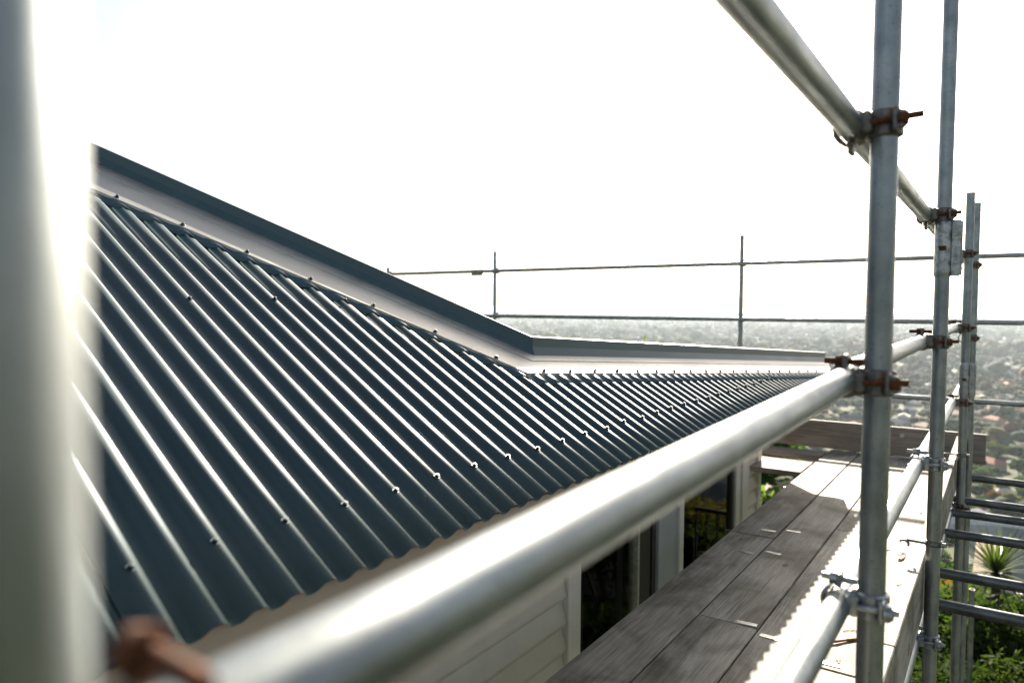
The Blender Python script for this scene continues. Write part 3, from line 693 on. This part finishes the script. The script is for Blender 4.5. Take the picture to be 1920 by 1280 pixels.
leaf(-0.41, 2.49, 0.024, 0.2, 'small leaf scrap nearest the bottom edge')
def twig(pts, r, lab):
    mb = MB()
    for a, b in zip(pts, pts[1:]): mb.tube(a, b, r, 7, r*0.8)
    c_ = Vector(pts[len(pts)//2]); o = mb.build('twig', 'twig'); tag(o, lab, 'twig', 'twigs on the planks')
twig([(-0.475, 2.60, ZP+.006), (-0.445, 2.635, ZP+.008), (-0.415, 2.675, ZP+.006), (-0.38, 2.715, ZP+.005)], 0.0048, 'thick reddish brown twig on the sunlit plank')
twig([(-0.44, 2.75, ZP+.003), (-0.415, 2.775, ZP+.004), (-0.39, 2.78, ZP+.003)], 0.0014, 'thin dark twig above the thick one')
twig([(-0.335, 3.34, ZP+.003), (-0.32, 3.36, ZP+.004), (-0.30, 3.345, ZP+.003)], 0.0016, 'short dark twig right of the thick upright')
twig([(-0.43, 3.80, ZP+.003), (-0.415, 3.83, ZP+.003), (-0.42, 3.85, ZP+.003)], 0.0015, 'tiny twig left of the tan leaf')

# ------------------------------------------------------------------ vegetation
def leaf_cloud(centers, radii, n, size, aspect=1.6, seed=0, surf=0.55):
    g = np.random.default_rng(seed); centers = np.array(centers, float); radii = np.array(radii, float)
    w = radii.prod(1)**(2/3); idx = g.choice(len(centers), n, p=w/w.sum())
    d = g.normal(size=(n, 3)); d /= np.linalg.norm(d, axis=1)[:, None]
    r = surf+(1-surf)*g.random(n)**0.5; r *= 1+0.18*g.normal(size=n)*0.5
    c = centers[idx]+d*radii[idx]*r[:, None]
    u = g.normal(size=(n, 3)); u[:, 2] *= 0.6; u /= np.linalg.norm(u, axis=1)[:, None]
    v = np.cross(u, g.normal(size=(n, 3))); v /= np.linalg.norm(v, axis=1)[:, None]
    s = size*(0.6+0.8*g.random(n))[:, None]
    a = c-u*s*aspect/2; b = c+v*s/2; e = c+u*s*aspect/2; f = c-v*s/2
    V = np.stack([a, b, e, f], 1).reshape(-1, 3); F = np.arange(4*n).reshape(-1, 4); return V, F
def make_tree(kind, h, rad, nl, size, seed, lm):
    g = random.Random(seed); t = empty(kind)
    tk = MB(); tk.tube((0, 0, -0.6), (0.02*h, 0, h*0.45), 0.035*h, 8, 0.02*h); cs = []; rr = []
    nc = 7
    for i in range(nc):
        a = i*2*math.pi/nc+g.random(); q = rad*(0.25+0.5*g.random()); zc = h*(0.42+0.4*g.random())
        c_ = (math.cos(a)*q, math.sin(a)*q, zc); cs.append(c_); rr.append((rad*g.uniform(.36, .55), rad*g.uniform(.36, .55), h*g.uniform(.13, .21)))
        tk.tube((0.012*h, 0, h*0.3), c_, 0.014*h, 5, 0.005*h)
    cs.append((0, 0, h*0.8)); rr.append((rad*.45, rad*.45, h*.2))
    tk.build('trunk', 'bark', t)
    V_, F_ = leaf_cloud(cs, rr, nl, size, 1.5, seed, 0.5)
    link('crown', np_mesh('crown', V_, F_, lm), t); return t
def copy_tree(o, loc, rz, sc_, label=None, group=None, name=None):
    c = o.copy(); col.objects.link(c); c.location = loc; c.rotation_euler = (0, 0, rz); c.scale = (sc_, sc_, sc_)
    for ch in o.children:
        d = ch.copy(); col.objects.link(d); d.parent = c
        for gch in ch.children:
            e = gch.copy(); col.objects.link(e); e.parent = d
    if label: c['label'] = label
    if group: c['group'] = group
    return c
KIND = [('dark_tree', 'leafd', 'dark green tree'), ('green_tree', 'leafm', 'mid green tree'), ('yellow_tree', 'leafy', 'yellowing tree'), ('russet_tree', 'leafr', 'russet autumn tree')]
protos = []
for k, (nm, lm, lb) in enumerate(KIND):
    protos.append([make_tree(nm, 8.0, 4.2 if j == 0 else 3.4, 1500, 0.62, 50+k*7+j, lm) for j in range(2)])
def polar(d, a): return d*math.sin(a), d*math.cos(a)
TENS = {20: 'twenty', 30: 'thirty', 40: 'forty', 50: 'fifty'}
ORD = ['', 'nearest', 'second nearest', 'third nearest', 'fourth nearest', 'fifth nearest', 'sixth nearest', 'seventh nearest', 'eighth nearest', 'ninth nearest', 'tenth nearest', 'eleventh nearest', 'twelfth nearest', 'thirteenth nearest', 'fourteenth nearest', 'fifteenth nearest', 'sixteenth nearest', 'seventeenth nearest', 'eighteenth nearest', 'nineteenth nearest', 'twentieth nearest']
for b_ in (20, 30, 40, 50):
    if b_ > 20: ORD.append(TENS[b_][:-1]+'ieth nearest')
    for w_ in ('first', 'second', 'third', 'fourth', 'fifth', 'sixth', 'seventh', 'eighth', 'ninth'): ORD.append(f'{TENS[b_]}-{w_} nearest')
def zone(x, y, z):
    p = Vector((x, y, z)); dz = p.dot(fw); u = 960+1350*p.dot(rt2)/max(dz, 1e-3); v_ = 640-1350*p.dot(up2)/max(dz, 1e-3)
    if dz <= 0 or not (-30 < u < 1950 and -30 < v_ < 1310): return 'half hidden at the frame edge'
    a = 'left of thick upright' if u < 1655 else ('between first two uprights' if u < 1765 else ('behind corner uprights' if u < 1845 else 'at right edge'))
    b = 'above lowest far rail' if v_ < 722 else ('below lowest far rail' if v_ < 830 else ('level with end board' if v_ < 905 else 'behind cross tubes'))
    return f'{a} {b}'
pend = {}
def seen(x, y, z, mu=60):
    p = Vector((x, y, z)); dz = p.dot(fw)
    return dz > 0 and -mu < 960+1350*p.dot(rt2)/dz < 1920+mu and 640-1350*p.dot(up2)/dz < 1500
def want(o, x, y, z, kind):
    pend.setdefault((kind, zone(x, y, z)), []).append((math.hypot(x, y), o))
def settle():
    for (kind, zn), lst in pend.items():
        lst.sort(key=lambda q_: q_[0]); lim = len(ORD)-1
        for i_, (d_, o) in enumerate(lst):
            o['label'] = f'{kind} {zn}' if zn.startswith('half') or len(lst) == 1 else (f'{ORD[i_+1]} {kind} {zn}' if i_ < lim else f'far {kind} {zn}')
# houses of the suburb: positions first, trees keep clear of them
HP = []
def hfree(x, y, r):
    return all((x-p[0])**2+(y-p[1])**2 > (r+p[2])**2 for p in HP)
hr = random.Random(5)
HP += [(3.2, 24.5, 9)]
cand = 0
while len(HP) < 270 and cand < 20000:
    cand += 1
    u = hr.random(); d = math.sqrt(195**2+u*(1150**2-195**2)); a = hr.uniform(R(-22), R(6)) if hr.random() < 0.8 else hr.uniform(R(-40), R(12))
    x, y = polar(d, a)
    if d < 1150 and hfree(x, y, 10.5): HP.append((x, y, 9.5))
def house_mesh(w_, l_, h_, hip, wm, rm):
    wa = MB().box((-w_/2, -l_/2, -2.5), (w_/2, l_/2, h_)).mesh('wall', wm)
    e = 0.5; rh = w_*0.27; k = w_/2*hip
    vs = [(-w_/2-e, -l_/2-e, h_-0.1), (w_/2+e, -l_/2-e, h_-0.1), (w_/2+e, l_/2+e, h_-0.1), (-w_/2-e, l_/2+e, h_-0.1), (0, -l_/2-e+k, h_+rh), (0, l_/2+e-k, h_+rh)]
    rf = MB().add(vs, [(0, 1, 4), (1, 2, 5, 4), (2, 3, 5), (3, 0, 4, 5), (3, 2, 1, 0)]).mesh('roof', rm)
    wn = MB()
    for s in (-1, 1):
        for y_ in (-0.32, 0.0, 0.3):
            wn.box((s*w_/2-0.04, y_*l_-0.8, h_-1.9), (s*w_/2+0.04, y_*l_+0.8, h_-0.7))
        for x_ in (-0.28, 0.26): wn.box((x_*w_-0.8, s*l_/2-0.04, h_-1.9), (x_*w_+0.8, s*l_/2+0.04, h_-0.7))
    wnm = wn.mesh('window', 'win'); return wa, rf, wnm
WM = [('hw', 'white'), ('hc', 'cream'), ('hg', 'grey'), ('hb', 'brick')]; RM = [('rp', 'pale'), ('rg', 'grey'), ('rt', 'red tiled'), ('rb', 'tan tiled'), ('rd', 'dark')]
hproto = []
for i in range(16):
    q = random.Random(100+i); wk = q.choice(WM); rk = q.choices(RM, [6, 3, 2.2, 2.5, 1.6])[0]
    hproto.append((house_mesh(q.uniform(8, 11), q.uniform(12, 19), q.choice([2.7, 2.9, 5.4]), q.choice([0.0, 1.0, 1.0]), wk[0], rk[0]), wk[1], rk[1]))
rows_word = lambda d: 'near the foot of the hill' if d < 330 else ('in the middle of the suburb' if d < 700 else 'in the far suburb')
for i, (x, y, r_) in enumerate(HP[1:]):
    if not seen(x, y, -80): continue
    (wa, rf, wn), wl, rl = hproto[i % 16]; d = math.hypot(x, y)
    t = empty('suburban_house', (x, y, float(ground_z(d))+0.3), hr.uniform(0, 3.14)); want(t, x, y, float(ground_z(d))+2, f'{wl} house with {rl} roof')
    tag(t, None, 'house', 'suburban houses below the hill')
    link('wall', wa, t); link('roof', rf, t)
    if d < 450: link('window', wn, t)
# individual trees
tr = random.Random(9); TP = []
cand = 0
while len(TP) < 292 and cand < 60000:
    cand += 1
    if len(TP) < 120:
        d = tr.uniform(29, 190); a = tr.uniform(R(-13), R(9))
    else:
        d = math.sqrt(180**2+tr.random()*(560**2-180**2)); a = tr.uniform(R(-17), R(4))
    x, y = polar(d, a)
    sc_ = tr.uniform(0.75, 1.35) if d > 170 else min(1.1, tr.uniform(0.38, 0.6)+d/320)
    if d < 45: sc_ = min(sc_, 0.5)
    if hfree(x, y, 1.0) and all((x-p[0])**2+(y-p[1])**2 > (2.9*(sc_+p[3]))**2 for p in TP): TP.append((x, y, d, sc_))
TP = [t_ for t_ in TP if seen(t_[0], t_[1], float(ground_z(t_[2])))]
used = set()
for (x, y, d, sc_) in TP:
    k = tr.choices(range(4), [5, 4, 1.7, 0.7])[0]; j = tr.randrange(2); pz = float(ground_z(d))
    where = 'on the steep slope below the scaffold' if d < 190 else ('at the foot of the hill' if d < 330 else 'between the suburb houses')
    lb = None; gl = 'trees below the scaffold'
    if (k, j) not in used:
        o = protos[k][j]; used.add((k, j)); o.location = (x, y, pz); o.rotation_euler = (0, 0, tr.random()*6.28); o.scale = (sc_,)*3
        tag(o, None, 'tree', gl)
    else:
        o = copy_tree(protos[k][j], (x, y, pz), tr.random()*6.28, sc_, None, gl); o['category'] = 'tree'
    want(o, x, y, pz+4*sc_, KIND[k][2])
settle()
for k in range(4):
    for j in range(2):
        if (k, j) not in used:
            for ch in list(protos[k][j].children): bpy.data.objects.remove(ch)
            bpy.data.objects.remove(protos[k][j])
# ---- the rest of the suburb as mass
def blob_base(seed):
    g = np.random.default_rng(seed); t = (1+5**.5)/2
    v = np.array([(-1,t,0),(1,t,0),(-1,-t,0),(1,-t,0),(0,-1,t),(0,1,t),(0,-1,-t),(0,1,-t),(t,0,-1),(t,0,1),(-t,0,-1),(-t,0,1)], float); v /= np.linalg.norm(v[0])
    f = np.array([(0,11,5),(0,5,1),(0,1,7),(0,7,10),(0,10,11),(1,5,9),(5,11,4),(11,10,2),(10,7,6),(7,1,8),(3,9,4),(3,4,2),(3,2,6),(3,6,8),(3,8,9),(4,9,5),(2,4,11),(6,2,10),(8,6,7),(9,8,1)])
    return v*(0.8+0.45*g.random((12, 1))), f
gg = np.random.default_rng(21)
def mass_trees(n, dmin, dmax, amin, amax, smin, smax, power=2.0):
    u = gg.random(n); d = (dmin**power+u*(dmax**power-dmin**power))**(1/power); a = gg.uniform(amin, amax, n)
    x = d*np.sin(a); y = d*np.cos(a)
    dens = 0.5+0.5*np.sin(x/310+1.3*np.sin(y/520))*np.cos(y/430+0.9*np.sin(x/190)); kp = gg.random(n) < (0.30+0.85*dens if dmin > 1000 else 1.1); x, y, d, n = x[kp], y[kp], d[kp], int(kp.sum())
    hx = np.array([(p[0], p[1]) for p in HP]); keep = np.ones(n, bool)
    for p in hx: keep &= (x-p[0])**2+(y-p[1])**2 > 9.5**2
    x, y, d = x[keep], y[keep], d[keep]; n = len(x)
    s = gg.uniform(smin, smax, n)*(1+d/4500)*gg.choice([0.8, 1.0, 1.5], n, p=[.4, .4, .2]); base = ground_z(d); per = 3
    Vs = []; Fs = []; sl_ = []; off = 0
    kinds = gg.choice(4, n, p=[.42, .36, .16, .06]); bb = [blob_base(i) for i in range(6)]
    for i in range(6):
        v, f = bb[i]
        for q in range(per):
            sel = np.arange(i, n, 6); m_ = len(sel)
            if m_ == 0: continue
            ox = gg.normal(size=(m_, 3))*s[sel][:, None]*np.array([0.42, 0.42, 0.16]); ss = s[sel]*gg.uniform(0.42, 0.75, m_)
            c = np.stack([x[sel], y[sel], base[sel]+s[sel]*0.95], 1)+ox
            ang = gg.uniform(0, 6.28, m_); ca, sa = np.cos(ang), np.sin(ang)
            vx = v[None, :, 0]*ca[:, None]-v[None, :, 1]*sa[:, None]; vy = v[None, :, 0]*sa[:, None]+v[None, :, 1]*ca[:, None]
            P = np.stack([vx, vy, np.repeat(v[None, :, 2], m_, 0)*0.9], -1)*ss[:, None, None]+c[:, None, :]
            Vs.append(P.reshape(-1, 3)); Fs.append((f[None]+np.arange(m_)[:, None, None]*12).reshape(-1, 3)+off); off += m_*12
            sl_.append(np.repeat(kinds[sel], 20))
    return np.vstack(Vs), np.vstack(Fs), np.concatenate(sl_)
for nm, args, lb in (('suburb_trees', (2600, 330, 1200, R(-45), R(14), 3.0, 6.5), 'trees packed between the houses of the suburb'), ('distant_trees', (16000, 1150, 7000, R(-52), R(18), 5.5, 11, 1.25), 'hazy belts of trees across the far city')):
    V_, F_, s_ = mass_trees(*args)
    o = link(nm, np_mesh(nm, V_, F_, ['md', 'mm', 'my', 'mr'], True, s_)); tag(o, lb, None, None, 'stuff')
def mass_houses(n, dmin, dmax, amin, amax, power, grow):
    u = gg.random(n); d = (dmin**power+u*(dmax**power-dmin**power))**(1/power); a = gg.uniform(amin, amax, n)
    x = d*np.sin(a); y = d*np.cos(a); z = ground_z(d); ang = gg.uniform(0, 3.14, n)
    w_ = gg.uniform(8, 13, n)*(1+d*grow); l_ = gg.uniform(11, 22, n)*(1+d*grow); h_ = gg.choice([2.8, 3.0, 5.4, 6.0], n)*(1+d*grow*0.6); rh = w_*0.22
    ca, sa = np.cos(ang), np.sin(ang)
    def P(px, py, pz): return np.stack([x+px*ca-py*sa, y+px*sa+py*ca, z+pz], -1)
    o_ = np.zeros(n)
    V_ = np.stack([P(-w_/2, -l_/2, o_), P(w_/2, -l_/2, o_), P(w_/2, l_/2, o_), P(-w_/2, l_/2, o_), P(-w_/2, -l_/2, h_), P(w_/2, -l_/2, h_), P(w_/2, l_/2, h_), P(-w_/2, l_/2, h_), P(o_, -l_/2+w_*.25, h_+rh), P(o_, l_/2-w_*.25, h_+rh)], 1).reshape(-1, 3)
    f = np.array([(0,1,5,4),(1,2,6,5),(2,3,7,6),(3,0,4,7),(5,6,9,8),(7,4,8,9),(4,5,8,8),(6,7,9,9)])
    F_ = (f[None]+np.arange(n)[:, None, None]*10).reshape(-1, 4)
    wk = gg.choice(4, n, p=[.4, .3, .2, .1]); rk = 4+gg.choice(5, n, p=[.46, .20, .10, .14, .10])
    s_ = np.stack([wk]*4+[rk]*4, 1).reshape(-1)
    V3_, T, sl3 = V_, np.vstack([F_[:, [0, 1, 2]], F_[:, [0, 2, 3]]]), np.concatenate([s_, s_])
    ok = (T[:, 0] != T[:, 2]) & (T[:, 1] != T[:, 2]); return V3_, T[ok], sl3[ok]
V_, F_, s_ = mass_houses(8500, 1150, 9500, R(-52), R(18), 1.3, 1.2e-4)
V2_, F2_, s2_ = mass_houses(420, 1300, 9000, R(-52), R(18), 1.3, 4.0e-4)
F_ = np.vstack([F_, F2_+len(V_)]); V_ = np.vstack([V_, V2_]); s_ = np.concatenate([s_, s2_])
o = link('distant_city_buildings', np_mesh('distant_city_buildings', V_, F_, ['hw', 'hc', 'hg', 'hb', 'rp', 'rg', 'rt', 'rb', 'rd'], False, s_)); tag(o, 'countless pale roofs of the far city fading into haze', None, None, 'stuff')

# ---- neighbour's house just below
nb = empty('neighbour_house', (3, 23.5, -12)); tag(nb, 'neighbouring house with large grey metal roof just below the scaffold', 'house')
MB().box((-3.0, -2.6, -3), (7.5, 3.6, 5.2)).build('wall', 'hc', nb)
mb = MB(); mb.add([(-2.86, -3.1, 5.35), (8.0, -3.1, 5.35), (8.0, 4.2, 5.35), (-4.4, 4.2, 5.35), (-2.86, 0.3, 6.05), (8.0, 0.6, 6.15), (-4.4, 2.2, 5.40)], [(0, 1, 5, 4), (1, 2, 5), (2, 3, 6, 4, 5), (0, 4, 6), (3, 2, 1, 0, 6)]); mb.build('roof', 'nroof', nb)
mb = MB(); mb.box((-3.43, -3.7, 5.72), (-2.95, -0.7, 5.80)); mb.build('roof', 'rb', nb)
MB().box((-2.94, -3.8, 5.62), (-2.86, -0.6, 5.90)).build('barge_board', 'trim', nb)
MB().box((-3.40, -3.5, -2), (-2.97, -0.9, 5.70)).build('wall', 'hc', nb)
MB().box((-2.85, -3.22, 5.22), (8.05, -3.105, 5.40)).build('gutter', 'hw', nb)

# ---- close shrubs
def shrub(loc, h, rad, n, size, asp, lm, seed, lab, nstem=9):
    g = random.Random(seed); t = empty('shrub', loc); tag(t, lab, 'shrub')
    st = MB(); cs = []; rr = []
    for i in range(nstem):
        a = i*2.4+g.random(); q = rad*g.uniform(0.15, 0.8); c_ = Vector((math.cos(a)*q, math.sin(a)*q, h*g.uniform(.45, .95)))
        st.tube((0, 0, -0.3), c_, 0.02*h, 6, 0.005*h); cs.append(c_); rr.append((rad*g.uniform(.22, .42), rad*g.uniform(.22, .42), h*g.uniform(.12, .24)))
    st.build('stems', 'bark', t)
    V_, F_ = leaf_cloud(cs, rr, n, size, asp, seed, 0.35)
    link('foliage', np_mesh('foliage', V_, F_, lm), t)
shrub((-0.75, 8.6, -5.7), 2.2, 1.3, 9000, 0.035, 3.0, 'leafb', 1, 'bright feathery shrub below the deck edge at lower right')
shrub((0.55, 8.3, -5.7), 2.0, 1.3, 9000, 0.035, 3.2, 'leafb', 2, 'fresh green feathery bush at the lower right corner')
shrub((1.6, 10.2, -5.7), 3.1, 1.7, 8000, 0.05, 2.4, 'leafm', 3, 'dark leafy bush under the sloping brace tube')
shrub((-0.6, 12.2, -5.9), 1.8, 1.8, 8000, 0.055, 2.2, 'leafm', 4, 'shaded bush behind the sword leaved plant')
shrub((2.1, 14.5, -6.8), 2.6, 1.8, 7000, 0.06, 2.0, 'leafy', 5, 'olive yellow bush beside the neighbouring roof')
shrub((0.25, 10.7, -5.8), 2.3, 1.0, 8000, 0.045, 2.6, 'leafm', 8, 'green bush hiding the trunk of the sword leaved plant')
shrub((-1.6, 10.8, -5.8), 2.2, 1.5, 6000, 0.05, 2.4, 'leafd', 6, 'dark bush under the far end of the deck')
for i, (x, y, h_, lm, lb) in enumerate(((-5.2, 8.0, 3.8, 'leafw', 'sunlit bush seen through the near window'), (-6.6, 11.5, 4.6, 'leafw', 'green bush seen through the far window'), (-4.2, 12.8, 3.2, 'leafw', 'green bush behind the red pillar'), (-8.5, 8.8, 4.8, 'leafd', 'dark tall bush behind the veranda'), (-5.0, 16.0, 4.0, 'leafd', 'dark bush far behind the house corner'), (-7.5, 14.5, 3.4, 'leafm', 'tall green bush beyond the deck'))):
    shrub((x, y, -5.9), h_, 1.9, 6500, 0.085, 1.9, lm, 30+i, lb, 12)
# sword leaved plant
t = empty('sword_leaved_plant', (0.02, 11.6, -5.7)); tag(t, 'spiky plant with long pale green sword leaves behind the uprights', 'spiky plant')
MB().tube((0, 0, -0.3), (0, 0, 2.15), 0.07, 9, 0.05).build('trunk', 'bark', t)
g = random.Random(3); bl_ = MB()
for i in range(110):
    a = g.random()*6.283; e = g.uniform(-0.35, 1.35); Lh = g.uniform(0.55, 0.85); wdt = 0.022
    d0 = Vector((math.cos(a)*math.cos(e), math.sin(a)*math.cos(e), math.sin(e))); sd = Vector((-math.sin(a), math.cos(a), 0)); p = Vector((0, 0, 2.15)); pts = []
    for k in range(6):
        u = k/5; ww = wdt*(1-u)**0.7*(0.55+u*1.4 if u < 0.3 else 1); pts += [p-sd*ww, p+sd*ww]
        d0 = (d0+Vector((0, 0, -0.10))).normalized(); p = p+d0*Lh/5
    bl_.add(pts, [(2*k, 2*k+1, 2*k+3, 2*k+2) for k in range(5)])
bl_.build('sword_leaves', 'leafs', t)
# low ground cover near the house
V_, F_ = leaf_cloud([(x, y, -5.75) for x in np.linspace(-9, 6, 10) for y in np.linspace(7, 19, 8)], [(1.6, 1.6, 0.35)]*80, 16000, 0.12, 1.6, 77, 0.2)
V_[:, 2] += ground_z(np.hypot(V_[:, 0], V_[:, 1]))+5.75
o = link('ground_cover', np_mesh('ground_cover', V_, F_, 'leafd')); tag(o, 'low dark ground cover around the scaffold feet', None, None, 'stuff')
